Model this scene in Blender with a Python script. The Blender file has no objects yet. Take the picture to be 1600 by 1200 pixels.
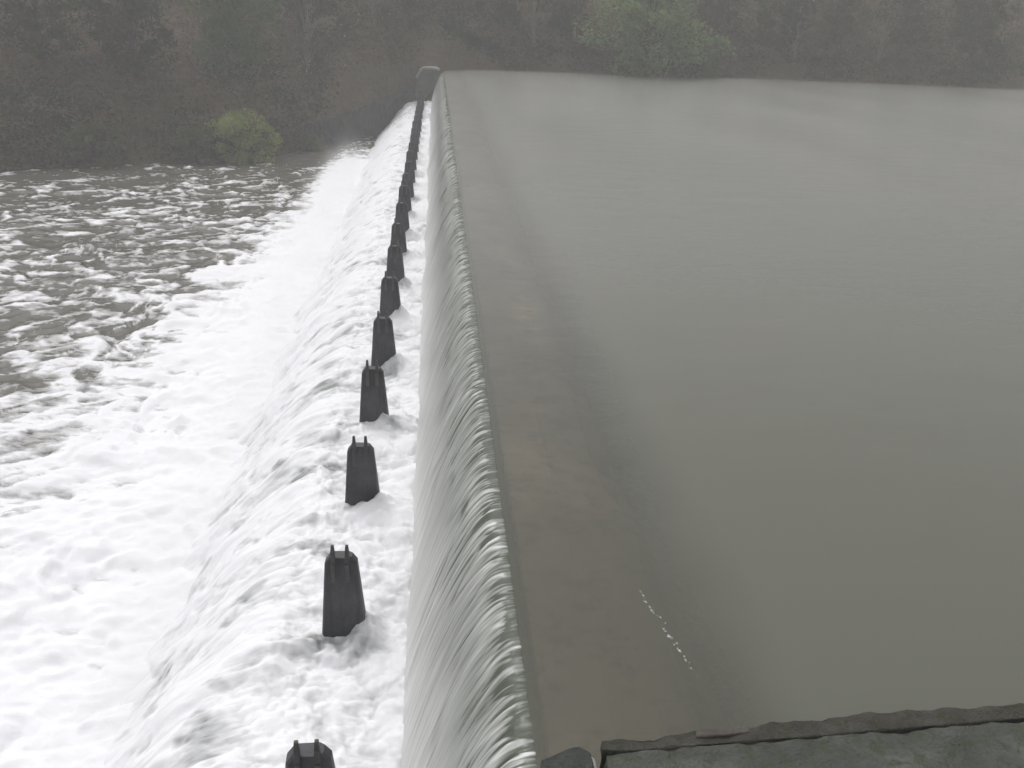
import bpy, bmesh, math, random
import numpy as np
from mathutils import Matrix, Vector

SC = bpy.context.scene
COL = SC.collection
R = math.radians

# ------------------------------------------------------------------ camera
W0, F0 = 1600.0, 1350.0
CAM = np.array([0.0, 0.0, 6.7])
d = np.array([680 - 800.0, 600 - 15.0, -F0])
roll = 0.04
u = np.array([roll, 1.0, (d[0] * roll + d[1]) / F0])
d /= np.linalg.norm(d); u /= np.linalg.norm(u); r = np.cross(d, u)
ROT = np.stack([r, d, u], 0)                       # camera axes -> world axes
cam_data = bpy.data.cameras.new("camera")
cam_data.sensor_fit = 'HORIZONTAL'
cam_data.sensor_width = 36.0
cam_data.lens = 36.0 * F0 / W0
cam_data.clip_start = 0.1
cam_data.clip_end = 2000
cam = bpy.data.objects.new("camera", cam_data)
COL.objects.link(cam)
M = Matrix([[*ROT[0], CAM[0]], [*ROT[1], CAM[1]], [*ROT[2], CAM[2]], [0, 0, 0, 1]])
cam.matrix_world = M
SC.camera = cam

# ------------------------------------------------------------------ sky, sun, exposure
SUN_EL, SUN_AZ = R(62), R(-35)                      # azimuth clockwise from +Y
world = bpy.data.worlds.new("World")
SC.world = world
world.use_nodes = True
wn = world.node_tree
wn.nodes.clear()
sky = wn.nodes.new("ShaderNodeTexSky")
sky.sky_type = 'NISHITA'
sky.sun_disc = False
sky.sun_elevation = SUN_EL
sky.sun_rotation = SUN_AZ
sky.dust_density = 6.0
sky.air_density = 1.0
hs = wn.nodes.new("ShaderNodeHueSaturation")       # a closed grey cloud deck
hs.inputs['Saturation'].default_value = 0.12
bg = wn.nodes.new("ShaderNodeBackground")
bg.inputs['Strength'].default_value = 0.15
wo = wn.nodes.new("ShaderNodeOutputWorld")
wn.links.new(sky.outputs[0], hs.inputs['Color'])
wn.links.new(hs.outputs[0], bg.inputs['Color'])
wn.links.new(bg.outputs[0], wo.inputs['Surface'])

sun_data = bpy.data.lights.new("sun", 'SUN')
sun_data.energy = 0.75
sun_data.angle = R(25)
sun_data.color = (1.0, 0.97, 0.93)
sun = bpy.data.objects.new("sun", sun_data)
COL.objects.link(sun)
sdir = Vector((math.sin(SUN_AZ) * math.cos(SUN_EL), math.cos(SUN_AZ) * math.cos(SUN_EL), math.sin(SUN_EL)))
sun.rotation_euler = (-sdir).to_track_quat('-Z', 'Y').to_euler()
sun.location = (40, 40, 80)

SC.view_settings.view_transform = 'Standard'
SC.view_settings.look = 'None'
SC.view_settings.exposure = 0.06
SC.view_settings.gamma = 1.0
SC.cycles.use_denoising = True
SC.cycles.max_bounces = 8
SC.cycles.transparent_max_bounces = 12
SC.cycles.volume_bounces = 3
SC.cycles.volume_step_rate = 2.0
SC.cycles.caustics_reflective = False
SC.cycles.caustics_refractive = False

# ------------------------------------------------------------------ numpy noise
RNG = np.random.default_rng(7)
PERM = RNG.permutation(4096)
GRAD = RNG.normal(size=(4096, 3)); GRAD /= np.linalg.norm(GRAD, axis=1)[:, None]

def perlin(x, y, z=0.0, seed=0):
    x = np.asarray(x, float) + seed * 17.31; y = np.asarray(y, float) + seed * 9.77
    z = np.zeros_like(x) + z
    xi, yi, zi = np.floor(x).astype(int), np.floor(y).astype(int), np.floor(z).astype(int)
    xf, yf, zf = x - xi, y - yi, z - zi
    fx, fy, fz = [t * t * t * (t * (t * 6 - 15) + 10) for t in (xf, yf, zf)]
    def g(a, b, c):
        h = PERM[(PERM[(PERM[(xi + a) & 4095] + yi + b) & 4095] + zi + c) & 4095]
        gr = GRAD[h]
        return gr[..., 0] * (xf - a) + gr[..., 1] * (yf - b) + gr[..., 2] * (zf - c)
    def lp(a, b, t): return a + (b - a) * t
    x00 = lp(g(0, 0, 0), g(1, 0, 0), fx); x10 = lp(g(0, 1, 0), g(1, 1, 0), fx)
    x01 = lp(g(0, 0, 1), g(1, 0, 1), fx); x11 = lp(g(0, 1, 1), g(1, 1, 1), fx)
    return lp(lp(x00, x10, fy), lp(x01, x11, fy), fz) * 1.6

def fbm(x, y, z=0.0, o=4, seed=0, gain=0.5):
    s, a, n = 0, 1.0, 0
    for i in range(o):
        s = s + a * perlin(np.asarray(x) * 2 ** i, np.asarray(y) * 2 ** i, np.asarray(z) * 2 ** i, seed + i * 3)
        n += a; a *= gain
    return s / n

def sstep(a, b, x):
    t = np.clip((np.asarray(x, float) - a) / (b - a), 0, 1)
    return t * t * (3 - 2 * t)

# ------------------------------------------------------------------ object helpers
def link(name, me, mat=None, parent=None):
    o = bpy.data.objects.new(name, me)
    COL.objects.link(o)
    if mat is not None and hasattr(me, 'materials'):
        me.materials.append(mat)
    if parent is not None:
        o.parent = parent
    return o

def tag(o, label=None, cat=None, group=None, kind=None):
    if label: o['label'] = label
    if cat: o['category'] = cat
    if group: o['group'] = group
    if kind: o['kind'] = kind
    return o

def empty(name, loc, rz=0.0):
    o = bpy.data.objects.new(name, None)
    o.empty_display_size = 0.2
    COL.objects.link(o)
    o.location = loc
    o.rotation_euler = (0, 0, rz)
    return o

def grid_mesh(name, X, Y, Z, attrs=None, smooth=True):
    n, m = X.shape
    me = bpy.data.meshes.new(name)
    co = np.stack([X, Y, Z], -1).reshape(-1, 3).astype(np.float32)
    idx = np.arange(n * m).reshape(n, m)
    f = np.stack([idx[:-1, :-1], idx[:-1, 1:], idx[1:, 1:], idx[1:, :-1]], -1).reshape(-1, 4)
    set_mesh(me, co, f, smooth)
    for k, v in (attrs or {}).items():
        a = me.attributes.new(k, 'FLOAT', 'POINT')
        a.data.foreach_set('value', np.ascontiguousarray(v, np.float32).reshape(-1))
    return me

def set_mesh(me, co, f, smooth=False):
    k = f.shape[1]
    me.vertices.add(len(co)); me.vertices.foreach_set('co', np.ascontiguousarray(co, np.float32).ravel())
    me.loops.add(f.size); me.loops.foreach_set('vertex_index', np.ascontiguousarray(f, np.int32).ravel())
    me.polygons.add(len(f)); me.polygons.foreach_set('loop_start', np.arange(0, f.size, k, dtype=np.int32))
    me.update(calc_edges=True)
    if smooth:
        me.polygons.foreach_set('use_smooth', np.ones(len(f), bool))
    me.validate()

# ------------------------------------------------------------------ material helpers
class Mat:
    def __init__(self, name):
        self.m = bpy.data.materials.new(name)
        self.m.use_nodes = True
        self.t = self.m.node_tree
        self.t.nodes.clear()
        self.out = self.n("ShaderNodeOutputMaterial")
    def n(self, typ, **kw):
        nd = self.t.nodes.new(typ)
        for k, v in kw.items(): setattr(nd, k, v)
        return nd
    def l(self, a, b): self.t.links.new(a, b)
    def val(self, sock, v):
        if isinstance(v, bpy.types.NodeSocket): self.l(v, sock)
        else: sock.default_value = v
    def pos(self, scale=(1, 1, 1)):
        tc = self.n("ShaderNodeTexCoord"); mp = self.n("ShaderNodeMapping")
        mp.inputs['Scale'].default_value = scale
        self.l(tc.outputs['Object'], mp.inputs['Vector'])
        return mp.outputs[0]
    def noise(self, vec, scale, detail=4, rough=0.55, dist=0.0):
        nd = self.n("ShaderNodeTexNoise")
        self.l(vec, nd.inputs['Vector'])
        nd.inputs['Scale'].default_value = scale; nd.inputs['Detail'].default_value = detail
        nd.inputs['Roughness'].default_value = rough; nd.inputs['Distortion'].default_value = dist
        return nd.outputs[0]
    def ramp(self, fac, stops):
        nd = self.n("ShaderNodeValToRGB")
        e = nd.color_ramp.elements
        while len(e) < len(stops): e.new(0.5)
        for el, (p, c) in zip(e, stops):
            el.position = p
            el.color = (*c, 1) if not isinstance(c, (int, float)) else (c, c, c, 1)
        self.l(fac, nd.inputs[0])
        return nd.outputs[0]
    def math(self, op, a, b=0.0, c=0.0, clamp=False):
        nd = self.n("ShaderNodeMath", operation=op, use_clamp=clamp)
        self.val(nd.inputs[0], a); self.val(nd.inputs[1], b); self.val(nd.inputs[2], c)
        return nd.outputs[0]
    def mix(self, fac, a, b):
        nd = self.n("ShaderNodeMix", data_type='RGBA')
        self.val(nd.inputs[0], fac)
        for s, v in ((nd.inputs[6], a), (nd.inputs[7], b)):
            if isinstance(v, bpy.types.NodeSocket): self.l(v, s)
            else: s.default_value = (*v, 1)
        return nd.outputs[2]
    def attr(self, name):
        return self.n("ShaderNodeAttribute", attribute_name=name).outputs['Fac']
    def bump(self, h, strength, dist):
        b = self.n("ShaderNodeBump")
        b.inputs['Strength'].default_value = strength; b.inputs['Distance'].default_value = dist
        self.l(h, b.inputs['Height'])
        return b.outputs[0]
    def bsdf(self, color, rough, normal=None, spec=0.5, ior=1.45):
        p = self.n("ShaderNodeBsdfPrincipled")
        if isinstance(color, bpy.types.NodeSocket): self.l(color, p.inputs['Base Color'])
        else: p.inputs['Base Color'].default_value = (*color, 1)
        self.val(p.inputs['Roughness'], rough)
        p.inputs['Specular IOR Level'].default_value = spec
        p.inputs['IOR'].default_value = ior
        if normal is not None: self.l(normal, p.inputs['Normal'])
        self.l(p.outputs[0], self.out.inputs['Surface'])
        return p

def mat_foam(name, water=(0.12, 0.12, 0.105), foam=(0.86, 0.86, 0.87), scale=(1, 1, 1), lo=0.35, hi=0.75, streak=1.0, bumpd=0.04):
    m = Mat(name)
    v = m.pos(scale)
    n1 = m.noise(v, 1.7 * streak, 6, 0.62, 0.6)
    n2 = m.noise(v, 7.0 * streak, 5, 0.6, 0.3)
    a = m.attr('foam')
    s = m.math('MULTIPLY_ADD', m.math('SUBTRACT', n1, 0.5), 0.9, a)
    s = m.math('MULTIPLY_ADD', m.math('SUBTRACT', n2, 0.5), 0.5, s)
    fac = m.ramp(s, [(lo, 0.0), (hi, 1.0)])
    col = m.mix(fac, water, foam)
    rgh = m.math('MULTIPLY_ADD', fac, 0.45, 0.22)
    h = m.math('ADD', m.math('MULTIPLY', n1, 0.7), m.math('MULTIPLY', n2, 0.3))
    m.bsdf(col, rgh, m.bump(h, 0.6, bumpd), 0.4, 1.33)
    return m.m

def mat_concrete(name, a, b, c, rough=0.85, scale=1.0, moss=None):
    m = Mat(name)
    v = m.pos()
    n1 = m.noise(v, 0.9 * scale, 6, 0.6)
    n2 = m.noise(v, 9 * scale, 6, 0.65)
    col = m.ramp(n1, [(0.3, a), (0.55, b), (0.75, c)])
    col = m.mix(m.math('MULTIPLY', n2, 0.5), col, tuple(x * 0.45 for x in b))
    if moss is not None:
        mm = m.ramp(m.noise(v, 2.3 * scale, 6, 0.7, 0.5), [(0.48, 0.0), (0.62, 1.0)])
        col = m.mix(mm, col, moss)
    m.bsdf(col, rough, m.bump(n2, 0.8, 0.05), 0.35)
    return m.m

# ------------------------------------------------------------------ sizes of the place (metres, still water of the reservoir at z = 0)
PX, PIER_GAP, PY0 = -1.57, 4.16, 8.2
PIER_Y = [PY0 + PIER_GAP * i for i in range(24)]
APRON, RIVER = -3.32, -6.8
DAM_END = 108.4

# ------------------------------------------------------------------ terrain
SHX = np.array([-150, -100, -60, -34, -24, -17.2, -11.6, -8.5, -6.5, -4.5, -3.0, 0.0, 4.0, 14, 26, 45, 80, 110, 150.])
SHY = np.array([58, 62, 68, 76, 80.5, 84, 91.5, 97, 101.5, 105.5, 108.8, 109.5, 114, 116.5, 114.6, 117, 112, 100, 92.])

def shore(x):
    return np.interp(x, SHX, SHY) + 0.7 * perlin(np.asarray(x) * 0.23, np.zeros_like(np.asarray(x, float)) + .5, seed=4)

def ground(x, y, detail=True):
    x = np.asarray(x, float); y = np.asarray(y, float)
    t = sstep(-5.0, 1.5, x)
    zb = RIVER * (1 - t)
    dd = (y - shore(x)) * (0.75 + 0.25 * sstep(-22, -5, x))
    up = np.maximum(dd, 0)
    steep = sstep(-13, -8.5, x) * (1 - sstep(-1.5, 2.5, x))
    h_dn = 2.2 * (1 - np.exp(-up / 1.6)) + 0.52 * up
    h_st = 7.4 * (1 - np.exp(-up / 0.9)) + 0.45 * up
    h_up = 1.5 * (1 - np.exp(-up / 1.8)) + 0.50 * up
    left = h_dn * (1 - steep) + h_st * steep
    h = left * (1 - t) + h_up * t
    mound = 1.2 * np.exp(-(np.abs(x - 3.2) / 6.0) ** 3 - ((y - 115) / 3.6) ** 2) * sstep(0, 2, dd)
    h = h + mound
    h = np.where(h > 26, 26 + (h - 26) * 0.25, h)
    bed = np.where(x < 2, -3.2, -5.2)
    under = np.maximum(bed, dd * 0.6)
    z = zb + np.where(dd > 0, h, under)
    if detail:
        a = 0.25 + 0.6 * sstep(1, 8, dd)
        z = z + a * fbm(x * 0.35, y * 0.35, 0, 5, 21) * np.where(dd > -0.5, 1, 0.2)
    # ground under the near bank, where the photographer stands
    near = sstep(5.6, 3.5, y) if False else (1 - sstep(3.2, 5.4, y))
    zn = np.where(x > 0.6, 0.1, -10.5)
    z = z * (1 - near) + zn * near
    z = np.where((y < np.minimum(106, shore(x) - 1.2)) & (x > -9) & (x < 3.6) & (y > 5.4), np.minimum(z, -10.3), z)
    return z

def build_terrain():
    xs = np.concatenate([np.linspace(-220, -62, 50), np.linspace(-60, 70, 330), np.linspace(72, 240, 50)])
    ys = np.concatenate([np.linspace(-60, 60, 50), np.linspace(62, 135, 230), np.linspace(137, 330, 50)])
    X, Y = np.meshgrid(xs, ys)
    Z = ground(X, Y)
    m = Mat("earth_bank")
    v = m.pos()
    n1 = m.noise(v, 0.16, 6, 0.6); n2 = m.noise(v, 1.3, 6, 0.7); n3 = m.noise(v, 5.0, 4, 0.7)
    col = m.ramp(n1, [(0.3, (0.070, 0.050, 0.033)), (0.5, (0.115, 0.080, 0.050)), (0.7, (0.07, 0.068, 0.032))])
    col = m.mix(m.ramp(n2, [(0.42, 0.0), (0.66, 1.0)]), col, (0.13, 0.105, 0.075))
    col = m.mix(m.ramp(n3, [(0.45, 0.0), (0.7, 0.8)]), col, (0.028, 0.025, 0.019))
    m.bsdf(col, 0.95, m.bump(n2, 0.8, 0.4), 0.2)
    o = link("terrain", grid_mesh("terrain", X, Y, Z), m.m)
    tag(o, kind='structure')

# ------------------------------------------------------------------ the weir wall (mostly under water)
def build_weir():
    prof = [(1.03, -0.34), (1.18, -0.24), (1.9, -0.22), (2.8, -0.28), (3.25, -0.62), (3.6, -6.0), (-6.2, -11.5), (-5.2, -8.6), (-3.4, -4.25), (-0.9, -4.05), (0.75, -3.95)]
    ys = np.linspace(4.6, DAM_END + 1.0, 240)
    bm = bmesh.new()
    rows = []
    for y in ys:
        wob = float(fbm(np.array([y * 0.35]), np.array([0.3]), 0, 4, 91)[0])
        rows.append([bm.verts.new((x + (0.35 * wob if 2.5 < x < 3.3 else 0.0), y, z + (0.12 * wob if x < 2 else 0.25 * wob - 0.05))) for x, z in prof])
    k = len(prof)
    for a, b in zip(rows, rows[1:]):
        for i in range(k):
            bm.faces.new((a[i], b[i], b[(i + 1) % k], a[(i + 1) % k]))
    bm.faces.new(rows[0]); bm.faces.new(rows[-1][::-1])
    bmesh.ops.recalc_face_normals(bm, faces=bm.faces)
    me = bpy.data.meshes.new("weir_wall"); bm.to_mesh(me); bm.free()
    m = Mat("silted_concrete")
    v = m.pos()
    n1 = m.noise(v, 0.22, 5, 0.6); n2 = m.noise(v, 1.9, 6, 0.7)
    col = m.ramp(n1, [(0.36, (0.185, 0.155, 0.130)), (0.5, (0.265, 0.222, 0.187)), (0.62, (0.42, 0.36, 0.31))])
    col = m.mix(m.ramp(n2, [(0.5, 0.0), (0.75, 0.7)]), col, (0.06, 0.055, 0.045))
    tc = m.n("ShaderNodeTexCoord"); sp = m.n("ShaderNodeSeparateXYZ"); m.l(tc.outputs['Object'], sp.inputs[0])
    edge = m.math('ADD', sp.outputs[0], m.math('MULTIPLY', m.math('SUBTRACT', n1, 0.5), 1.6))
    px_ = m.math('POWER', m.math('DIVIDE', m.math('SUBTRACT', sp.outputs[0], 2.35), 0.50), 2.0)
    py_ = m.math('POWER', m.math('DIVIDE', m.math('SUBTRACT', sp.outputs[1], 20.6), 1.9), 2.0)
    silt = m.math('MULTIPLY', m.math('EXPONENT', m.math('MULTIPLY', m.math('ADD', px_, py_), -1.0)), m.ramp(n2, [(0.40, 0.2), (0.62, 1.0)]), clamp=True)
    col = m.mix(silt, col, (0.62, 0.53, 0.47))             # a pale bank of silt
    edge_dark = m.ramp(m.math('MULTIPLY_ADD', edge, 1.0, -2.0), [(0.35, 0.0), (0.95, 0.42)])
    col = m.mix(edge_dark, col, (0.035, 0.035, 0.024))          # a darker belt along the upstream edge
    m.bsdf(col, 0.9, None, 0.2)
    o = link("weir_wall", me, m.m)
    tag(o, "long concrete weir wall whose brown silted crest shows under the reservoir water", "weir wall")

# ------------------------------------------------------------------ reservoir
def build_reservoir():
    xs = np.concatenate([[1.0, 1.2, 1.45], np.arange(1.7, 12, 0.22), np.linspace(12, 60, 110), np.linspace(61.5, 200, 40)])
    ys = 4.0 + np.concatenate([np.arange(0, 26, 0.2), np.linspace(26.3, 120, 300)])
    X, Y = np.meshgrid(xs, ys)
    Z = 0.010 * fbm(X * 0.55, Y * 0.8, 0, 4, 2) + 0.012 * fbm(X * .13, Y * .1, 0, 2, 5)
    drop = -0.02 * (1 - sstep(1.0, 1.9, X))
    Z = Z * sstep(1.0, 2.0, X) + drop
    clear = 0.04 + 0.46 * (1 - sstep(2.45, 4.2, X + 0.35 * fbm(X * 0.8, Y * 0.35, 0, 4, 23)))
    m = Mat("turbid_water")
    v = m.pos((1, 1, 1))
    n1 = m.noise(v, 0.06, 4, 0.5)
    turb = m.ramp(n1, [(0.3, (0.102, 0.107, 0.086)), (0.7, (0.120, 0.117, 0.097))])
    va = m.pos((0.5, 1.0, 1.0))
    r1 = m.noise(va, 0.9, 3, 0.5, 0.3)
    r2 = m.noise(va, 5.0, 4, 0.55, 0.2)
    r0 = m.noise(m.pos((0.25, 0.06, 1)), 0.5, 3, 0.5, 0.4)
    h = m.math('ADD', m.math('MULTIPLY', r1, 0.7), m.math('MULTIPLY', r2, 0.16))
    nb = m.bump(h, 0.35, 0.10)
    dif = m.n("ShaderNodeBsdfDiffuse"); m.l(turb, dif.inputs['Color'])
    tr = m.n("ShaderNodeBsdfTransparent"); tr.inputs['Color'].default_value = (0.75, 0.72, 0.62, 1)
    body = m.n("ShaderNodeMixShader"); m.l(m.attr('clarity'), body.inputs[0])
    m.l(dif.outputs[0], body.inputs[1]); m.l(tr.outputs[0], body.inputs[2])
    gl = m.n("ShaderNodeBsdfGlossy"); gl.inputs['Roughness'].default_value = 0.18
    gl.inputs['Color'].default_value = (1, 1, 1, 1)
    m.val(gl.inputs['Roughness'], m.math('MULTIPLY_ADD', r0, 0.05, 0.225))
    m.l(nb, gl.inputs['Normal'])
    fr = m.n("ShaderNodeFresnel"); fr.inputs['IOR'].default_value = 1.33; m.l(nb, fr.inputs['Normal'])
    sh = m.n("ShaderNodeMixShader")
    m.l(fr.outputs[0], sh.inputs[0]); m.l(body.outputs[0], sh.inputs[1]); m.l(gl.outputs[0], sh.inputs[2])
    fo = m.n("ShaderNodeBsdfDiffuse"); fo.inputs['Color'].default_value = (0.8, 0.8, 0.8, 1)
    s2 = m.n("ShaderNodeMixShader")
    tco = m.n("ShaderNodeTexCoord"); sx = m.n("ShaderNodeSeparateXYZ"); m.l(tco.outputs['Object'], sx.inputs[0])
    wv = m.math('MULTIPLY', m.math('SUBTRACT', m.noise(m.pos(), 5.0, 4, 0.65), 0.5), 0.22)
    dl = m.math('ADD', m.math('SUBTRACT', sx.outputs[0], m.math('MULTIPLY_ADD', sx.outputs[1], -0.197, 4.36)), wv)
    near_l = m.math('SUBTRACT', 1.0, m.math('DIVIDE', m.math('ABSOLUTE', dl), 0.026), clamp=True)
    near_y = m.math('SUBTRACT', 1.0, m.math('DIVIDE', m.math('ABSOLUTE', m.math('SUBTRACT', sx.outputs[1], 8.15)), 0.85), clamp=True)
    spk = m.math('MULTIPLY', m.math('MULTIPLY', near_l, m.math('MULTIPLY', near_y, 2.5, clamp=True)), m.ramp(m.noise(m.pos(), 11, 4, 0.7), [(0.50, 0.0), (0.62, 0.62)]), clamp=True)
    m.l(spk, s2.inputs[0])
    m.l(sh.outputs[0], s2.inputs[1]); m.l(fo.outputs[0], s2.inputs[2])
    m.l(s2.outputs[0], m.out.inputs['Surface'])
    o = link("reservoir_water", grid_mesh("reservoir_water", X, Y, Z, {'clarity': clear}), m.m)
    tag(o, kind='structure')

# ------------------------------------------------------------------ falling sheet over the crest
def rows_y(y0, y1, k):
    n = int(math.log(y1 / y0) / k)
    return y0 * (y1 / y0) ** (np.arange(n + 1) / n)

def build_nappe():
    ys = rows_y(4.6, DAM_END, 0.0016)
    s = np.concatenate([np.linspace(-0.10, 0.0, 5)[:-1], np.linspace(0, 1, 120) ** 1.35])
    S, Y = np.meshgrid(s, ys)
    fall = np.clip(S, 0, 1)
    drop = 3.45
    tt = np.sqrt(fall)                                   # time of the fall
    throw = 1.50 + 0.12 * perlin(Y * 0.25, Y * 0, seed=3)
    Sp = np.where(S < 0, 0, fall)
    X0 = 0.985 - throw * (0.80 * np.sqrt(Sp) + 0.20 * Sp) - np.minimum(S, 0) * 1.2
    Z0 = -0.03 - drop * Sp
    # smooth the lip
    lip = np.exp(-(Sp / 0.02))
    Z0 = Z0 - 0.02 * lip
    # strands run with the flow and drift a little sideways
    yd = Y + 0.25 * tt * perlin(Y * 0.5, S * 0.0, seed=6) + 0.05 * perlin(Y * 1.1, tt * 2.0, seed=8)
    jit = 0.9 * perlin(Y * 1.7, S * 0.0, seed=15)
    tooth = 1 - np.abs(perlin(yd * 5.2 + jit + 0.8 * tt * perlin(Y * 1.3, tt, seed=17), tt * 1.3, seed=11)) * 2.2
    tooth2 = 1 - np.abs(perlin(yd * 11.0 + jit, tt * 2.6, seed=12)) * 2.2
    dark = sstep(0.40, 0.95, 1 - np.abs(perlin(yd * 3.1 + 2 * jit, tt * 1.3, seed=16)) * 4.6)      # gaps between strands
    fine = fbm(yd * 15.0, tt * 5.0, 0, 3, 13)
    patch = 0.55 + 0.9 * np.clip(perlin(Y * 0.45, tt * 1.2, seed=18) + 0.25, 0, 1)
    broad = perlin(yd * 0.7, tt * 0.6, seed=14)
    grow = sstep(0.0, 0.035, Sp)
    calm = 1 - 0.55 * tt
    disp = grow * patch * (0.012 * tooth + 0.008 * tooth2 - 0.014 * dark + 0.012 * fine + 0.05 * broad * tt) * calm
    # a ragged lip: strands leave the crest at uneven places and stand a little proud
    edge = 0.010 * (tooth - 0.3) + 0.010 * (tooth2 - 0.3) - 0.012 * dark + 0.012 * fine
    nx = -np.sqrt(np.clip(0.15 + Sp, 0, 1)); nz = np.sqrt(1 - nx ** 2)
    lipw = np.exp(-((Sp - 0.006) / 0.010) ** 2) * sstep(-0.04, 0.0, S)
    X = X0 + disp * nx + edge * 1.1 * lipw; Z = Z0 + disp * nz * grow + lipw * edge * 0.9
    streak = 0.26 * (tooth - 0.35) + 0.24 * (tooth2 - 0.35) + 0.20 * fine - 0.42 * dark
    foam = 0.30 + streak * 0.80 * patch * calm + 0.14 * broad * tt + 0.56 * sstep(0.10, 0.90, Sp)
    foam = foam - 0.24 * np.exp(-Sp / 0.06)
    on = 0.006 + 0.013 * perlin(yd * 7.0 + jit, S * 0, seed=19) + 0.008 * perlin(yd * 17.0, S * 0, seed=20)
    thin = sstep(0.55, 0.98, tooth) * 0.42 + sstep(0.5, 0.95, tooth2) * 0.34
    foam = foam + thin * np.exp(-(Sp / 0.10)) * sstep(on, on + 0.006, S)
    foam = np.where(S < 0, 0.0, foam)
    m = Mat("falling_water")
    v = m.pos((0.5, 12.0, 0.5))
    n = m.noise(v, 1.6, 4, 0.55)
    a = m.math('MULTIPLY_ADD', m.math('SUBTRACT', n, 0.5), 0.55, m.attr('foam'))
    fac = m.ramp(a, [(0.05, 0.0), (0.95, 1.0)])
    col = m.mix(fac, (0.075, 0.085, 0.066), (0.60, 0.61, 0.60))
    m.bsdf(col, m.math('MULTIPLY_ADD', fac, 0.4, 0.22), m.bump(n, 0.4, 0.02), 0.5, 1.33)
    o = link("waterfall", grid_mesh("waterfall", X, Y, Z, {'foam': foam}), m.m)
    tag(o, kind='structure')

# ------------------------------------------------------------------ foaming apron with the piers, and the second drop
def pier_effects(X, Y):
    h = np.zeros_like(X); dk = np.zeros_like(X)
    rr = np.random.default_rng(3)
    for py in PIER_Y:
        a = rr.uniform(0.8, 1.25); sx = rr.uniform(-0.05, 0.08)
        near = np.abs(Y - py) < 2.5
        if not near.any(): continue
        x = X - PX; y = Y - py
        h += near * a * 0.33 * np.exp(-((x - 0.36 - sx) / 0.36) ** 2 - ((y + 0.12) / 0.50) ** 2) * (1 + 0.9 * fbm(X * 3.5, Y * 3.5, 0, 3, 44))     # pile-up against the upstream side
        h += near * 0.14 * np.exp(-((x + 0.42) / 0.30) ** 2 - ((y + 0.12) / 0.26) ** 2)           # hollow behind it
        h += near * a * 0.10 * np.exp(-((x + 1.0) / 0.5) ** 2 - ((y + 0.45) / 0.16) ** 2)
        dk += near * a * 0.62 * np.exp(-((x + 0.48) / 0.26) ** 2 - ((y + 0.30 + 0.15 * x) / 0.09) ** 2)
        dk += near * 0.42 * np.exp(-((x + 1.25) / 0.5) ** 2 - ((y + 0.40 - 0.2 * x) / 0.08) ** 2)
    return h, dk

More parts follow.
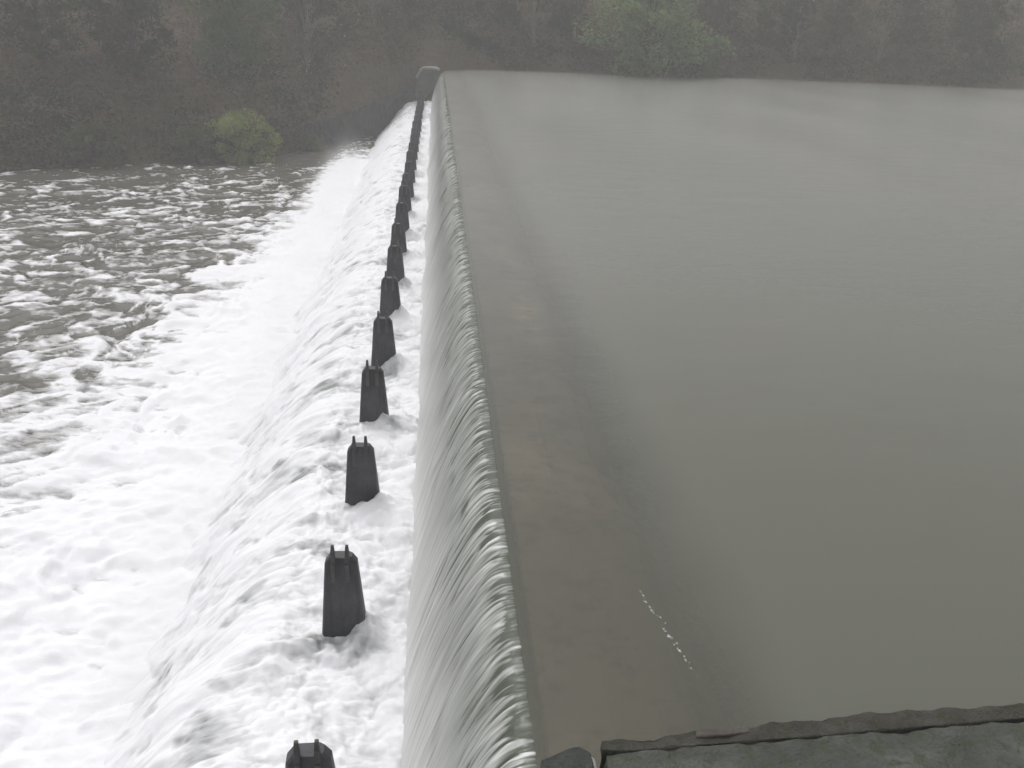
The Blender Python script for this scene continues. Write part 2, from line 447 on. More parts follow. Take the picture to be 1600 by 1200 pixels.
def build_apron():
    ys = rows_y(4.6, 110.0, 0.0030)
    q1 = np.linspace(0.0, 1.0, 110)                     # -0.1 .. -3.0, nearly level
    q2 = np.linspace(0.0, 1.0, 120)[1:]                 # the second drop
    Xa = -0.15 + q1 * (-2.7 + 0.15)
    Za = APRON - 0.10 * q1
    tx = q2
    Xb = -2.7 - 4.0 * tx
    Zb = APRON - 0.10 - (APRON - 0.10 - RIVER + 0.15) * (0.12 * tx + 0.88 * (1.55 * tx ** 1.8 - 0.55 * tx ** 3.2))
    Xp = np.concatenate([Xa, Xb]); Zp = np.concatenate([Za, Zb])
    arc = np.concatenate([[0], np.cumsum(np.hypot(np.diff(Xp), np.diff(Zp)))])
    X, Y = np.meshgrid(Xp, ys); Z0, _ = np.meshgrid(Zp, ys); A, _ = np.meshgrid(arc, ys)
    sl = sstep(2.6, 4.6, A)
    # rolling surges, long in the flow direction on the drop
    warp = 0.5 * fbm(A * 0.5, Y * 0.4, 0, 3, 31)
    big = fbm(A * (0.55 - 0.25 * sl) + warp, Y * 0.50 + 0.5 * warp, 0, 3, 33)
    roll_ = fbm(A * 0.40 + 0.35 * Y + warp, Y * 0.85 - 0.2 * A + warp, 0, 3, 34)
    mid = 1 - 2 * np.abs(fbm(A * (1.0 - 0.6 * sl) + 1.4 * warp, Y * 1.5 + warp, 0, 3, 35))
    fin = fbm(A * (2.4 - 1.4 * sl), Y * 4.0, 0, 4, 37)
    bil = np.abs(fbm(A * (1.15 - 0.5 * sl) + 1.2 * warp, Y * 1.15 + 0.8 * warp, 0, 4, 38, 0.55))
    bil2 = np.abs(fbm(A * (3.0 - 1.4 * sl) + 2 * warp, Y * 3.0 + warp, 0, 3, 40, 0.6))
    surge = 0.55 * perlin(Y * 0.33, Y * 0 + 0.4, seed=32) + 0.3 * perlin(Y * 0.9, Y * 0 + 0.1, seed=36)
    X = X - surge * sstep(1.6, 4.0, A) * 0.9
    strk = fbm(A * 0.45 + 0.5 * warp, Y * 4.2 + 1.3 * warp, 0, 4, 46)
    disp = (0.04 * strk + 0.26 * big + 0.20 * roll_ + 0.05 * mid + 0.025 * fin + 0.27 * bil + 0.025 * bil2 - 0.07) * (1 - 0.35 * sl)
    ph, dk = pier_effects(X, Y)
    nx, nz = -0.45 * sl, 1 - 0.2 * sl
    disp = disp + 0.12 * np.exp(-((A - 0.25) / 0.35) ** 2) * (0.6 + fbm(A * 2, Y * 2.0, 0, 3, 39))
    Xd = X + disp * nx; Zd = Z0 + disp * nz + ph
    foam = 0.54 + 0.45 * big + 0.35 * roll_ + 1.3 * bil + 0.7 * bil2 - 0.55 * sstep(0.10, 0.42, fbm(A * 0.75 + warp, Y * 1.15 - 0.4 * A + warp, 0, 4, 42)) + 0.14 + 0.42 * strk - dk + 0.15 * sl + 0.10 * sstep(25, 70, Y)
    foam = np.minimum(foam, 1.25)
    # far end: thinner water against the rock
    foam = foam - 0.22 * sstep(85, 108, Y) - 0.35 * sstep(78, 104, Y) * sl
    mt = mat_foam("foaming_water", water=(0.24, 0.25, 0.25), foam=(0.75, 0.75, 0.78), scale=(0.55, 1.6, 0.7), lo=0.16, hi=1.02, streak=0.8, bumpd=0.07)
    o = link("spillway_water", grid_mesh("spillway_water", Xd, Y, Zd, {'foam': foam}), mt)
    tag(o, kind='structure')

# ------------------------------------------------------------------ river below
def build_river():
    ys = rows_y(6.0, 112.0, 0.0046)
    xs = -np.concatenate([np.arange(5.2, 22, 0.09), np.linspace(22.2, 60, 150), np.linspace(62, 200, 30)])
    X, Y = np.meshgrid(xs, ys)
    dist = -X - 6.0 - 1.6 * sstep(25, 85, Y)
    w = 1.6 * fbm(X * 0.14, Y * 0.14, 0, 4, 41)
    a = fbm(X * 0.16 + w, Y * 0.30 + w, 0, 4, 43)
    b = 1 - 2 * np.abs(fbm(X * 0.34 + 1.2 * w, Y * 0.55 - 1.2 * w, 0, 5, 45))
    c = fbm(X * 2.1, Y * 3.6, 0, 4, 47)
    calm = sstep(40, 95, Y) * 0.55
    bil = np.abs(fbm(X * 0.55 + w, Y * 0.7 + w, 0, 5, 49, 0.55))
    decay = np.exp(-np.maximum(dist, 0) / 14)
    Z = RIVER + (0.42 * a + 0.16 * b + 0.05 * c + 0.45 * bil) * (0.35 + 0.75 * decay) * (1 - 0.5 * calm) + 0.25 * np.exp(-np.maximum(dist, 0) / 1.5)
    reach = 10.5 - 7.0 * sstep(28, 68, Y)
    foam = 1.02 - 0.72 * sstep(0.15, 1.0, dist / reach) - 0.20 * sstep(55, 100, Y) * sstep(1, 5, dist) - 0.75 * sstep(74, 96, Y)
    foam = foam + 0.30 * b * (1 - 0.3 * calm) + 0.30 * a + 1.0 * bil - 0.36 + 0.34 * sstep(0.80, 0.99, 1 - np.abs(fbm(X * 0.30 + 1.3 * w, Y * 0.42 + 1.3 * w, 0, 4, 50)) * 1.6)
    mt = mat_foam("river_water", water=(0.085, 0.082, 0.068), foam=(0.75, 0.75, 0.78), scale=(0.5, 1.1, 1), lo=0.34, hi=0.74, streak=0.7, bumpd=0.08)
    o = link("river_water", grid_mesh("river_water", X, Y, Z, {'foam': foam}), mt)
    tag(o, kind='structure')

# ------------------------------------------------------------------ piers
ORD = ["first", "second", "third", "fourth", "fifth", "sixth", "seventh", "eighth", "ninth", "tenth", "eleventh", "twelfth",
       "thirteenth", "fourteenth", "fifteenth", "sixteenth", "seventeenth", "eighteenth", "nineteenth", "twentieth",
       "twenty-first", "twenty-second", "twenty-third", "twenty-fourth"]

def add_box(bm, x0, x1, y0, y1, z0, z1, tx=0.0, ty=0.0):
    v = [bm.verts.new((x, y, z)) for x, y, z in (
        (x0, y0, z0), (x1, y0, z0), (x1, y1, z0), (x0, y1, z0),
        (x0 + tx, y0 + ty, z1), (x1 - tx, y0 + ty, z1), (x1 - tx, y1 - ty, z1), (x0 + tx, y1 - ty, z1))]
    for f in ((3, 2, 1, 0), (4, 5, 6, 7), (0, 1, 5, 4), (1, 2, 6, 5), (2, 3, 7, 6), (3, 0, 4, 7)):
        bm.faces.new([v[i] for i in f])

def bm_obj(name, bm, mat, parent=None, bevel=0.0, smooth=False):
    bmesh.ops.recalc_face_normals(bm, faces=bm.faces)
    if bevel > 0:
        bmesh.ops.bevel(bm, geom=list(bm.edges), offset=bevel, segments=2, affect='EDGES', profile=0.6)
    me = bpy.data.meshes.new(name)
    bm.to_mesh(me); bm.free()
    if smooth:
        for p in me.polygons: p.use_smooth = True
    return link(name, me, mat, parent)

def build_piers():
    m = Mat("wet_dark_concrete")
    v = m.pos(); oi = m.n("ShaderNodeObjectInfo")
    sh = m.n("ShaderNodeVectorMath", operation='ADD'); m.l(v, sh.inputs[0]); m.l(oi.outputs['Location'], sh.inputs[1])
    n1 = m.noise(sh.outputs[0], 1.6, 6, 0.65)
    st = m.n("ShaderNodeMapping"); st.inputs['Scale'].default_value = (9, 9, 0.7); m.l(sh.outputs[0], st.inputs['Vector'])
    n2 = m.noise(st.outputs[0], 1.0, 5, 0.6)
    n3 = m.noise(sh.outputs[0], 16, 5, 0.7)
    col = m.ramp(n1, [(0.32, (0.034, 0.034, 0.041)), (0.5, (0.052, 0.052, 0.060)), (0.7, (0.080, 0.080, 0.086))])
    col = m.mix(m.ramp(n2, [(0.50, 0.0), (0.70, 0.75)]), col, (0.024, 0.026, 0.026))
    col = m.mix(m.ramp(n3, [(0.58, 0.0), (0.75, 0.6)]), col, (0.10, 0.10, 0.102))
    m.bsdf(col, 0.55, m.bump(n3, 0.6, 0.02), 0.4)
    mc = m.m
    ms = mat_concrete("weathered_steel", (0.075, 0.072, 0.075), (0.10, 0.10, 0.10), (0.14, 0.135, 0.13), 0.5, 3.0)
    root = empty("concrete_pier", (PX, PIER_Y[0], -4.3))
    H = 2.50                                             # foot (under the foam) to the top
    bm = bmesh.new()
    # plan: a slim block with battered sides, its near face folded along a shallow ridge, cut shoulders
    def ring(z, wl, wr, t):
        pts = [(-wl, -t * 0.75), (-wl + 0.04, -t), (0.09, -t * 1.12), (wr - 0.03, -t * 0.85), (wr, -t * 0.5), (wr, t * 0.6), (wr - 0.06, t), (-wl + 0.06, t), (-wl, t * 0.6)]
        return [bm.verts.new((x, y, z)) for x, y in pts]
    rings = [ring(0, 0.46, 0.49, 0.26), ring(0.8, 0.39, 0.42, 0.21), ring(H - 0.12, 0.272, 0.278, 0.125), ring(H, 0.190, 0.195, 0.105)]
    for a, b in zip(rings, rings[1:]):
        k = len(a)
        for i in range(k):
            bm.faces.new((a[i], a[(i + 1) % k], b[(i + 1) % k], b[i]))
    bm.faces.new(rings[0][::-1]); bm.faces.new(rings[-1])
    bm_obj("pier_body", bm, mc, root, bevel=0.010)
    for s in (-1, 1):
        bm = bmesh.new()
        x = s * 0.122
        # flat bar let into the near face, standing proud of the top and tapering to its tip
        add_box(bm, x - 0.036, x + 0.036, -0.185, -0.112, H - 0.44, H - 0.08)
        add_box(bm, x - 0.040, x + 0.040, -0.165, -0.06, H - 0.08, H + 0.12, 0.006, 0.006)
        add_box(bm, x - 0.034, x + 0.034, -0.150, -0.075, H + 0.12, H + 0.25, 0.010, 0.012)
        bm_obj("guide_bar", bm, ms, root, bevel=0.006)
    kids = list(root.children)
    group = "row of concrete piers along the foot of the fall"
    rr = random.Random(5)
    for i, y in enumerate(PIER_Y):
        if i == 0:
            o = root
            lab = "first dark concrete pier in the row, cut by the picture's bottom edge"
        else:
            o = root.copy(); COL.objects.link(o)
            for k in kids:
                c = k.copy(); COL.objects.link(c); c.parent = o
            lab = f"{ORD[i]} dark concrete pier from the camera in the row standing in white foam"
        if i == 23:
            lab = "last dark concrete pier of the row, beside the far end block"
        o.scale = (rr.uniform(0.97, 1.03), rr.uniform(0.95, 1.05), rr.uniform(0.985, 1.012))
        o.location = (PX + rr.uniform(-0.02, 0.02), y, -4.3 + rr.uniform(-0.03, 0.03))
        o.rotation_euler = (0, 0, rr.uniform(-0.03, 0.03))
        tag(o, lab, "pier", group)

# ------------------------------------------------------------------ masonry at both ends of the weir
def rough_prism(outline, z0, z1, seed, amp=0.03, cut=0.12, top_slope=0.0):
    """a worn block of masonry: an outline in plan, subdivided and eroded"""
    bm = bmesh.new()
    lo = [bm.verts.new((x, y, z0)) for x, y in outline]
    hi = [bm.verts.new((x, y, z1 + top_slope * x)) for x, y in outline]
    n = len(outline)
    for i in range(n):
        bm.faces.new((lo[i], lo[(i + 1) % n], hi[(i + 1) % n], hi[i]))
    bm.faces.new(lo[::-1]); bm.faces.new(hi)
    bmesh.ops.recalc_face_normals(bm, faces=bm.faces)
    bmesh.ops.bevel(bm, geom=list(bm.edges), offset=cut * 0.14, segments=1, affect='EDGES')
    bmesh.ops.triangulate(bm, faces=bm.faces)
    for _ in range(7):
        long = [e for e in bm.edges if e.calc_length() > cut]
        if not long: break
        bmesh.ops.subdivide_edges(bm, edges=long, cuts=1)
        bmesh.ops.triangulate(bm, faces=[f for f in bm.faces if len(f.verts) > 3])
    co = np.array([v.co[:] for v in bm.verts]); bm.normal_update()
    no = np.array([v.normal[:] for v in bm.verts])
    dsp = amp * fbm(co[:, 0] * 3, co[:, 1] * 3, co[:, 2] * 3, 4, seed) * 1.6
    co = co + no * dsp[:, None]
    for v, c in zip(bm.verts, co): v.co = c
    return bm

def build_masonry():
    mm = mat_concrete("mossy_concrete", (0.060, 0.063, 0.056), (0.088, 0.094, 0.085), (0.135, 0.138, 0.128), 0.9, 2.6, moss=(0.052, 0.062, 0.038))
    md = mat_concrete("dark_wet_stone", (0.040, 0.044, 0.042), (0.062, 0.069, 0.065), (0.095, 0.102, 0.096), 0.8, 4.0, moss=(0.035, 0.040, 0.030))
    mr = mat_concrete("pinkish_brick_edge", (0.085, 0.073, 0.066), (0.115, 0.098, 0.088), (0.145, 0.127, 0.115), 0.9, 3.0)
    ml = mat_concrete("pale_mortar", (0.30, 0.30, 0.28), (0.38, 0.38, 0.36), (0.45, 0.45, 0.43), 0.9, 3.0)
    # near abutment, lower right of the picture
    w = empty("abutment_wall", (0, 0, 0))
    tag(w, "mossy grey concrete abutment wall at the reservoir's near edge", "wall")
    bm_obj("wall_body", rough_prism([(1.56, 1.0), (9.5, 1.0), (9.5, 6.30), (6.0, 6.20), (3.4, 6.06), (1.60, 5.98)], -2.5, 0.34, 51, 0.035, 0.075), mm, w)
    bm_obj("coping", rough_prism([(1.57, 6.0), (1.60, 6.12), (2.1, 6.13), (2.4, 6.18), (3.05, 6.20), (3.3, 6.28), (3.7, 6.27), (4.6, 6.36), (6.0, 6.40), (9.5, 6.5), (9.5, 6.32), (6.0, 6.22), (3.5, 6.07), (2.5, 6.02), (1.9, 5.985)], -0.6, 0.36, 53, 0.038, 0.05), mat_concrete('brown_coping', (0.045, 0.042, 0.036), (0.070, 0.066, 0.057), (0.110, 0.102, 0.090), 0.9, 4.0, moss=(0.040, 0.046, 0.028)), w)
    tag(bm_obj("edge_bricks", rough_prism([(2.50, 6.10), (2.54, 6.185), (2.8, 6.195), (3.02, 6.215), (3.06, 6.14), (2.8, 6.11)], 0.2, 0.385, 55, 0.02, 0.05), mr, w), "worn pinkish brick course along the wall edge")
    b = empty("corner_block", (0, 0, 0))
    tag(b, "dark wet stone block at the weir crest beside the mossy wall", "stone block")
    bm_obj("block_body", rough_prism([(0.92, 4.4), (1.44, 4.4), (1.455, 5.95), (1.36, 6.03), (1.22, 5.97), (0.98, 5.88)], -3.9, 0.40, 57, 0.025, 0.07), md, b)
    bm_obj("mortar_joint", rough_prism([(1.462, 4.6), (1.50, 4.6), (1.485, 5.90), (1.462, 5.93)], -0.5, 0.36, 59, 0.012, 0.05), ml, b)
    # far end of the weir
    e = empty("end_block", (-0.6, DAM_END + 0.6, -3.6))
    tag(e, "grey masonry block closing the far end of the weir", "abutment block")
    prof = [(-1.80, -0.6), (-1.74, 1.2), (-1.50, 2.7), (-1.12, 3.45), (-0.70, 3.76), (-0.2, 3.82), (0.75, 3.80), (1.05, 3.6), (1.35, 2.6), (1.45, -0.6)]
    def slab(pr, y0, y1):
        bm = bmesh.new()
        f = [bm.verts.new((x, y0 + 0.12 * math.sin(3 * x), z)) for x, z in pr]
        k = [bm.verts.new((x, y1, z)) for x, z in pr]
        for i in range(len(pr)):
            j = (i + 1) % len(pr)
            bm.faces.new((f[i], f[j], k[j], k[i]))
        bm.faces.new(f[::-1]); bm.faces.new(k)
        return bm
    bm_obj("block_body", slab(prof, -1.0, 1.6), mat_concrete("grey_block", (0.10, 0.10, 0.10), (0.155, 0.152, 0.147), (0.24, 0.235, 0.225), 0.8, 0.9), e, bevel=0.03)
    arc = prof[2:8]
    out = [(x * 1.10 - 0.03, z + 0.26) for x, z in arc]
    inn = [(x, z + 0.012) for x, z in arc]
    bm_obj("block_cap", slab(out + inn[::-1], -1.15, 1.7), mat_concrete("pale_cap", (0.22, 0.22, 0.21), (0.32, 0.32, 0.31), (0.42, 0.42, 0.40), 0.8, 0.9), e)
    # dark retaining wall under the bank, left of the end block
    t = link("retaining_wall", bpy.data.meshes.new("tmp"))
    bpy.data.objects.remove(t)
    o = bm_obj("retaining_wall", rough_prism([(-2.5, 108.0), (-2.5, 110.8), (-8.0, 105.0), (-13.5, 95.5), (-13.0, 90.8), (-9.6, 93.8), (-6.9, 99.2), (-4.6, 103.9)], -11, -1.6, 65, 0.35, 0.8, top_slope=0.22), mat_concrete("dark_rock", (0.030, 0.030, 0.033), (0.045, 0.045, 0.048), (0.065, 0.063, 0.062), 0.8, 0.5))
    tag(o, "dark rough rock wall rising from the foam at the far bank", "rock wall")

# ------------------------------------------------------------------ plants
def mat_leaf(name, a, b, c):
    m = Mat(name)
    v = m.pos()
    n1 = m.noise(v, 0.55, 3, 0.6); n2 = m.noise(v, 6, 2, 0.5)
    col = m.ramp(n1, [(0.30, a), (0.5, b), (0.72, c)])
    col = m.mix(m.math('MULTIPLY', n2, 0.45), col, tuple(x * 0.5 for x in a))
    p = m.n("ShaderNodeBsdfDiffuse"); m.l(col, p.inputs['Color'])
    t = m.n("ShaderNodeBsdfTranslucent"); m.l(col, t.inputs['Color'])
    x = m.n("ShaderNodeMixShader"); x.inputs[0].default_value = 0.3
    m.l(p.outputs[0], x.inputs[1]); m.l(t.outputs[0], x.inputs[2])
    m.l(x.outputs[0], m.out.inputs['Surface'])
    return m.m

def leaf_faces(centers, size, rng, up=0.5):
    n = len(centers)
    nrm = rng.normal(size=(n, 3)); nrm[:, 2] += up * 2; nrm /= np.linalg.norm(nrm, axis=1)[:, None]
    t = np.cross(nrm, rng.normal(size=(n, 3))); t /= np.linalg.norm(t, axis=1)[:, None]
    b = np.cross(nrm, t)
    s = size * rng.uniform(0.55, 1.3, (n, 1))
    v = np.stack([centers - t * s, centers - b * s * 0.42 + nrm * s * .1, centers + t * s, centers + b * s * 0.42 + nrm * s * .1], 1).reshape(-1, 3)
    f = np.arange(4 * n).reshape(n, 4)
    return v, f

def tube(bm, pts, radii, sides=6):
    prev = None
    for i, (p, rad) in enumerate(zip(pts, radii)):
        p = Vector(p)
        q = Vector(pts[min(i + 1, len(pts) - 1)]) - Vector(pts[max(i - 1, 0)])
        q.normalize()
        a = q.orthogonal().normalized(); b = q.cross(a)
        ring = [bm.verts.new(p + a * math.cos(2 * math.pi * k / sides) * rad + b * math.sin(2 * math.pi * k / sides) * rad) for k in range(sides)]
        if prev:
            for k in range(sides):
                bm.faces.new((prev[k], prev[(k + 1) % sides], ring[(k + 1) % sides], ring[k]))
        prev = ring
    bm.faces.new(prev)

def make_plant(name, h, w, mleaf, mbark, seed, nclump=26, per=110, leaf=0.22, trunk=0.3, low=0.25, parts=("trunk", "crown"), droop=0.0):
    rng = np.random.default_rng(seed); rr = random.Random(seed)
    root = empty(name, (0, 0, 0))
    ends = []
    bm = bmesh.new()
    lean = (rr.uniform(-.06, .06) * h, rr.uniform(-.06, .06) * h)
    tops = [(0, 0, -0.6), (lean[0] * .3, lean[1] * .3, h * 0.2), (lean[0] * .7, lean[1] * .7, h * 0.5), (lean[0], lean[1], h * 0.82)]
    tube(bm, tops, [trunk * 1.3, trunk, trunk * .65, trunk * .18])
    for i in range(nclump):
        z = h * (low + (1 - low) * (i + rr.random()) / nclump * 0.97)
        frac = (z / h - low) / (1 - low)
        prof = math.sqrt(max(0.02, 1 - (abs(frac - 0.40) / 0.66) ** 2.2)) * rr.uniform(0.40, 1.25)
        ang = i * 2.4 + rr.uniform(-.7, .7)
        rad = w * 0.5 * prof * rr.uniform(0.45, 1.0)
        e = (lean[0] * frac + math.cos(ang) * rad, lean[1] * frac + math.sin(ang) * rad, z - droop * rad)
        zs = max(0.05, z / h - 0.28) * h * 0.8
        s0 = (lean[0] * zs / h, lean[1] * zs / h, zs)
        mid = tuple(0.5 * (a + b) + rr.uniform(-.1, .1) * rad for a, b in zip(s0, e))
        tube(bm, [s0, mid, e], [trunk * .28, trunk * .17, trunk * .05], 4)
        ends.append((e, w * rr.uniform(0.06, 0.20)))
    bm_obj(parts[0], bm, mbark, root, smooth=True)
    cs = []
    for e, cr in ends:
        k = int(per * rr.uniform(0.6, 1.3))
        p = rng.normal(size=(k, 3)); p /= np.linalg.norm(p, axis=1)[:, None]
        p *= cr * rng.uniform(0.15, 1.0, (k, 1)) ** 0.5 * np.array([1.15, 1.15, 0.75])
        cs.append(p + np.array(e))
    v, f = leaf_faces(np.concatenate(cs), leaf, rng)
    me = bpy.data.meshes.new(parts[1]); set_mesh(me, v, f)
    link(parts[1], me, mleaf, root)
    return root

def copy_plant(root):
    o = root.copy(); COL.objects.link(o)
    for k in root.children:
        c = k.copy(); COL.objects.link(c); c.parent = o
    return o

def put(o, x, y, s=1.0, rz=0.0, z=None, sz=None):
    zz = float(ground(np.array([x]), np.array([y]))[0]) if z is None else z
    o.location = (x, y, zz - 0.1); o.scale = (s, s, s if sz is None else sz); o.rotation_euler = (0, 0, rz)

def build_plants():
    bark = mat_concrete("grey_brown_bark", (0.035, 0.028, 0.022), (0.055, 0.045, 0.036), (0.08, 0.068, 0.055), 0.95, 2.0)
    lg = mat_leaf("pale_green_leaves", (0.100, 0.160, 0.068), (0.200, 0.280, 0.125), (0.330, 0.400, 0.195))
    ly = mat_leaf("yellow_green_leaves", (0.125, 0.160, 0.048), (0.235, 0.285, 0.085), (0.360, 0.400, 0.135))
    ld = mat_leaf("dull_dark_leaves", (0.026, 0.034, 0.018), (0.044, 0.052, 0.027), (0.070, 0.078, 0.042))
    lb = mat_leaf("dry_brown_leaves", (0.075, 0.050, 0.028), (0.125, 0.088, 0.050), (0.185, 0.138, 0.080))
    lm = mat_leaf("mid_green_leaves", (0.050, 0.085, 0.028), (0.088, 0.135, 0.044), (0.140, 0.190, 0.070))
    # the bushes one can pick out
    o = make_plant("leafy_tree", 9.6, 12.5, lg, bark, 101, 64, 190, 0.26, 0.30, 0.04, droop=0.15)
    put(o, 26.5, 115.6, 1.14, z=0.2)
    tag(o, "large pale green leafy tree drooping to the reservoir's far edge", "tree")
    o = make_plant("riverside_shrub", 4.4, 6.2, ly, bark, 102, 34, 200, 0.17, 0.10, 0.05, ("stem", "foliage"), 0.1)
    put(o, -17.6, 82.8, z=-6.8)
    tag(o, "bright yellow-green shrub by the foaming river below the brown bank", "shrub")
    o = make_plant("leafy_tree", 9.0, 9.0, lm, bark, 103, 46, 170, 0.25, 0.26, 0.10)
    put(o, -20.5, 94)
    tag(o, "mid green tree on the bank above the bright riverside shrub", "tree")
    o = make_plant("waterside_bush", 3.4, 7.5, lm, bark, 104, 30, 130, 0.20, 0.10, 0.03, ("stem", "foliage"), 0.1)
    put(o, 33.5, 116.2, z=0.2)
    tag(o, "low green bush spilling over the water beside the large leafy tree", "bush")
    o = make_plant("waterside_bush", 2.3, 5.0, lg, bark, 105, 24, 110, 0.18, 0.08, 0.03, ("stem", "foliage"), 0.1)
    put(o, 36.5, 118.5)
    tag(o, "small pale green bush half hidden behind the low green waterside bush", "bush")
    ldg = mat_leaf("dusty_green_leaves", (0.060, 0.075, 0.035), (0.100, 0.118, 0.055), (0.160, 0.175, 0.085))
    for j, (x, y, h, w, lab) in enumerate(((-21.4, 81.7, 3.0, 4.6, "dusty green bush at the river's edge beside the bright shrub"),
                                          (-13.4, 89.5, 1.9, 3.4, "small dusty green bush between the bright shrub and the rock wall"),
                                          (-29.0, 78.4, 3.4, 5.4, "wide dusty green bush by the river under the dark tree"))):
        o = make_plant("waterside_bush", h, w, ldg, bark, 160 + j, 22, 110, 0.19, 0.08, 0.03, ("stem", "foliage"), 0.1)
        put(o, x, y, z=RIVER + 0.25 if j != 1 else None)
        tag(o, lab, "bush", "dusty bushes along the river")
    pale = mat_concrete("pale_bark", (0.10, 0.09, 0.075), (0.16, 0.145, 0.125), (0.23, 0.21, 0.185), 0.95, 3.0)
    for j, (x, y, h, w, lab) in enumerate(((-13.6, 99.5, 8.5, 5.0, "pale bare tree on the slope beside the mid green tree"),
                                          (-7.2, 109.5, 7.0, 4.5, "pale bare tree on the slope above the rock wall"),
                                          (12.6, 118.6, 8.0, 5.5, "pale bare tree left of the large pale green tree"),
                                          (47.5, 118.9, 8.5, 5.5, "pale bare tree by the water right of the pale bushes"),
                                          (58.0, 117.0, 7.5, 5.0, "pale bare tree at the water among dark trees"))):
        o = make_plant("bare_tree", h, w, lb, pale, 170 + j, 30, 5, 0.2, 0.20, 0.25)
        put(o, x, y)
        tag(o, lab, "tree", "bare trees on the far bank")
    # dim trees of the wooded bank, three kinds
    kinds = []
    for j, (mt, hh, ww) in enumerate(((ld, 9.5, 8.0), (lb, 8.5, 7.5), (ld, 12.0, 9.0))):
        k = make_plant("bank_tree", hh, ww, mt, bark, 110 + j, 40, 120, 0.27, 0.24, 0.12)
        kinds.append(k)
    spots = [(9, 122, 0, "dim dark tree on the bank behind the grassy mound"),
             (16.5, 121.5, 0, "dark tree standing just left of the large pale green tree"),
             (38, 124, 2, "tall dark tree behind the small pale green bush"),
             (46, 121, 0, "dark tree over the water right of the small pale bush"),
             (54, 122, 1, "dry brown tree on the reservoir bank among darker neighbours"),
             (62, 119, 2, "tall dark tree close to the water at the reservoir's far corner"),
             (71, 117, 0, "dark tree at the right end of the reservoir bank"),
             (-3, 121, 1, "dry brown tree on the slope above the end block"),
             (3, 126, 2, "tall dark tree high on the slope above the mound"),
             (-10, 116, 1, "brown thin-leaved tree on the slope above the rock wall"),
             (-28, 89, 0, "dark tree on the river bank left of the mid green tree"),
             (-36, 88, 2, "tall dark tree beyond the river bend"),
             (-44, 82, 1, "dry brown tree by the river at the left end of the bank"),
             (-15, 106, 2, "tall dark tree behind the mid green tree")]
    used = set()
    rr = random.Random(9)
    for x, y, k, lab in spots:
        o = kinds[k] if k not in used else copy_plant(kinds[k])
        used.add(k)
        put(o, x, y, rr.uniform(0.85, 1.15), rr.uniform(0, 6.28))
        tag(o, lab, "tree", "dim trees on the far bank")
    # shrubs on the brown slope that carry pale flowers
    mf = mat_leaf("pale_flowers", (0.45, 0.42, 0.38), (0.55, 0.52, 0.46), (0.65, 0.62, 0.56))
    for j, (x, y, lab) in enumerate(((-12.2, 98.5, "brown shrub with pale blossom highest on the slope above the rock wall"),
                                     (-9.6, 103.0, "brown shrub with white blossom midway down the slope above the rock wall"),
                                     (-5.6, 111.5, "low brown shrub with pale blossom nearest the end block"))):
        o = make_plant("flowering_shrub", 2.6, 3.4, lb, bark, 130 + j, 18, 70, 0.17, 0.07, 0.08, ("stem", "foliage"))
        rng = np.random.default_rng(140 + j)
        c = rng.normal(size=(16, 3)) * np.array([1.2, 1.0, 0.55]) + np.array([0, -0.9, 1.7])
        v, f = leaf_faces(c, 0.12, rng, 0.2)
        me = bpy.data.meshes.new("blossom"); set_mesh(me, v, f)
        link("blossom", me, mf, o)
        put(o, x, y)
        tag(o, lab, "shrub", "flowering shrubs on the slope")
    # tangled scrub, one mass
    rng = np.random.default_rng(77)
    n = 9000
    xs = rng.uniform(-75, 95, n); ys = shore(xs) + rng.uniform(0.15, 1, n) ** 1.5 * 34
    keep = fbm(xs * 0.10, ys * 0.10, 0, 3, 71) > -0.35
    keep &= ~((np.abs(xs + 8) < 6) & (ys < shore(xs) + 2.0))
    keep &= ~((np.abs(xs - 3.2) < 5.5) & (ys < 112.5))
    xe = rng.uniform(-75, 95, 2600); ye = shore(xe) + rng.uniform(0.0, 2.6, 2600)
    ke = (np.abs(xe + 8) > 6) & (np.abs(xe - 3.2) > 5.5) & (fbm(xe * 0.25, ye * 0.25, 0, 3, 73) > -0.15)
    xs, ys = np.concatenate([xs[keep], xe[ke]]), np.concatenate([ys[keep], ye[ke]])
    zs = ground(xs, ys)
    cs = []
    for x, y, z in zip(xs, ys, zs):
        k = rng.integers(10, 26); rad = rng.uniform(0.35, 1.1)
        p = rng.normal(size=(k, 3)) * np.array([rad, rad, rad * 0.55]); p[:, 2] = np.abs(p[:, 2]) + 0.05
        cs.append(p + np.array([x, y, z]))
    cs = np.concatenate(cs)
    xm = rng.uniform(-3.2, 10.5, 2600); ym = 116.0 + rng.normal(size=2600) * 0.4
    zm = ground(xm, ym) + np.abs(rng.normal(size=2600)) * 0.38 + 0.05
    brow_shade = np.stack([xm, ym, zm], 1)  # dark leaves added along the mound's crest to draw its shadow line
    sel = fbm(cs[:, 0] * 0.09, cs[:, 1] * 0.09, 0, 3, 81) + rng.normal(size=len(cs)) * 0.10
    for nm, mt, mask in (("dry_scrub", lb, sel > -0.02), ("undergrowth_and_mound_shade", ld, sel <= -0.02)):
        pts = cs[mask] if nm == "dry_scrub" else np.concatenate([cs[mask], brow_shade])
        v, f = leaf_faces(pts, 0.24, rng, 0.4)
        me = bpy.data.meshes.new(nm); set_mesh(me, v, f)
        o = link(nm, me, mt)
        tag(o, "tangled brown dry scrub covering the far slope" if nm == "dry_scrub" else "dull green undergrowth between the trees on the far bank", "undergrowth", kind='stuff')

# ------------------------------------------------------------------ spray and air
def box_mesh(name, lo, hi):
    bm = bmesh.new()
    add_box(bm, lo[0], hi[0], lo[1], hi[1], lo[2], hi[2])
    bmesh.ops.recalc_face_normals(bm, faces=bm.faces)
    me = bpy.data.meshes.new(name); bm.to_mesh(me); bm.free()
    return me

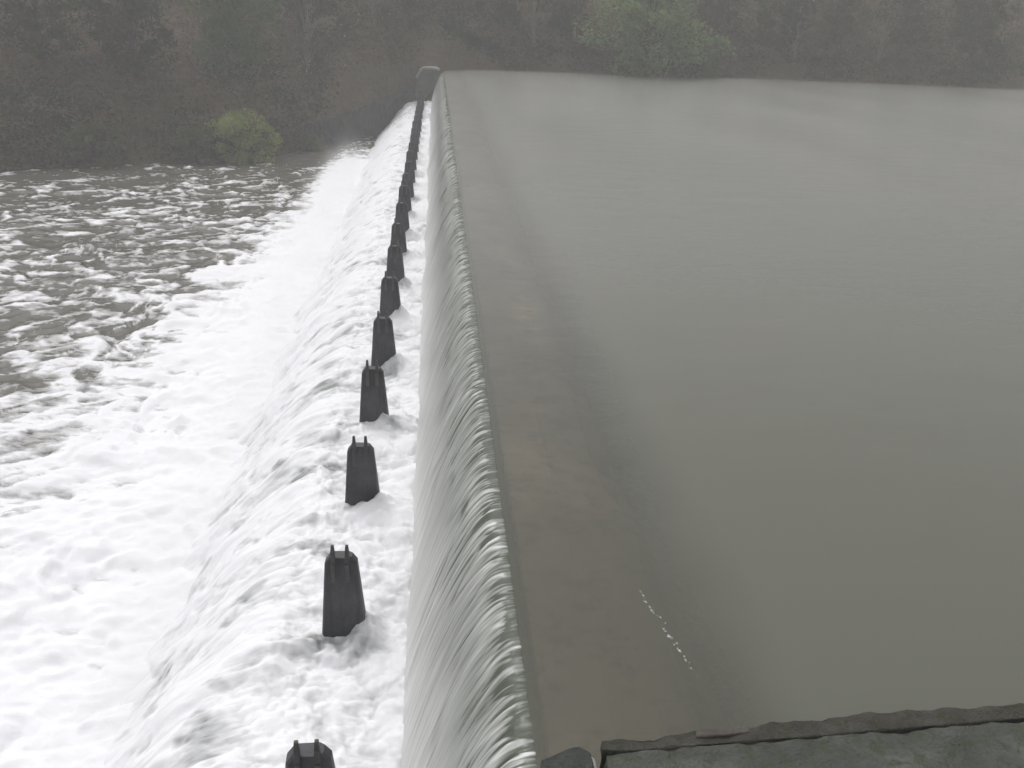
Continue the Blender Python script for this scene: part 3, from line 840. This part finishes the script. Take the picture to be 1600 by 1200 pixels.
def build_air():
    # drifting spray over the second drop and along the foot of the fall
    def spray(name, lo, hi, cx, kx, cz, sx, sz, dens, label):
        m = Mat(name)
        tc = m.n("ShaderNodeTexCoord"); sp = m.n("ShaderNodeSeparateXYZ")
        m.l(tc.outputs['Object'], sp.inputs[0])
        xc = m.math('MULTIPLY_ADD', sp.outputs[1], kx, cx)
        gx = m.math('POWER', m.math('DIVIDE', m.math('SUBTRACT', sp.outputs[0], xc), sx), 2.0)
        gz = m.math('POWER', m.math('DIVIDE', m.math('SUBTRACT', sp.outputs[2], cz), sz), 2.0)
        g = m.math('EXPONENT', m.math('MULTIPLY', m.math('ADD', gx, gz), -1.0))
        n = m.noise(m.pos((1, 0.6, 1)), 0.5, 3, 0.55, 0.5)
        n = m.ramp(n, [(0.36, 0.15), (0.68, 1.0)])
        fy = m.n("ShaderNodeMapRange"); fy.inputs[1].default_value = 58; fy.inputs[2].default_value = 88; fy.inputs[3].default_value = 1.0; fy.inputs[4].default_value = 0.0
        m.l(sp.outputs[1], fy.inputs[0])
        den = m.math('MULTIPLY', m.math('MULTIPLY', m.math('SUBTRACT', g, 0.02, clamp=True), n), m.math('MULTIPLY', fy.outputs[0], dens))
        v = m.n("ShaderNodeVolumePrincipled")
        v.inputs['Color'].default_value = (1, 1, 1, 1)
        m.l(den, v.inputs['Density'])
        m.l(v.outputs[0], m.out.inputs['Volume'])
        o = link(name, box_mesh(name, lo, hi), m.m)
        tag(o, label, "mist", kind='stuff')
    spray("spray_mist", (-12.5, 9, -7.4), (-2.9, 107, -3.0), -5.7, -0.025, -6.3, 1.3, 1.7, 0.34, "white spray hanging over the foot of the second drop")
    spray("fall_mist", (-1.45, 6.4, -3.75), (0.25, 107, -1.9), -0.55, -0.003, -3.5, 0.40, 0.70, 0.7, "thin white mist along the foot of the falling sheet")
    m = Mat("misty_air")
    v = m.n("ShaderNodeVolumePrincipled")
    v.inputs['Color'].default_value = (0.98, 0.98, 0.97, 1)
    v.inputs['Density'].default_value = 0.0019
    m.l(v.outputs[0], m.out.inputs['Volume'])
    o = link("haze", box_mesh("haze", (-260, -80, -16), (260, 340, 48)), m.m)
    tag(o, "grey rainy haze between the camera and the far bank", "haze", kind='stuff')

build_terrain()
build_weir()
build_reservoir()
build_nappe()
build_apron()
build_river()
build_piers()
build_masonry()
build_plants()
build_air()
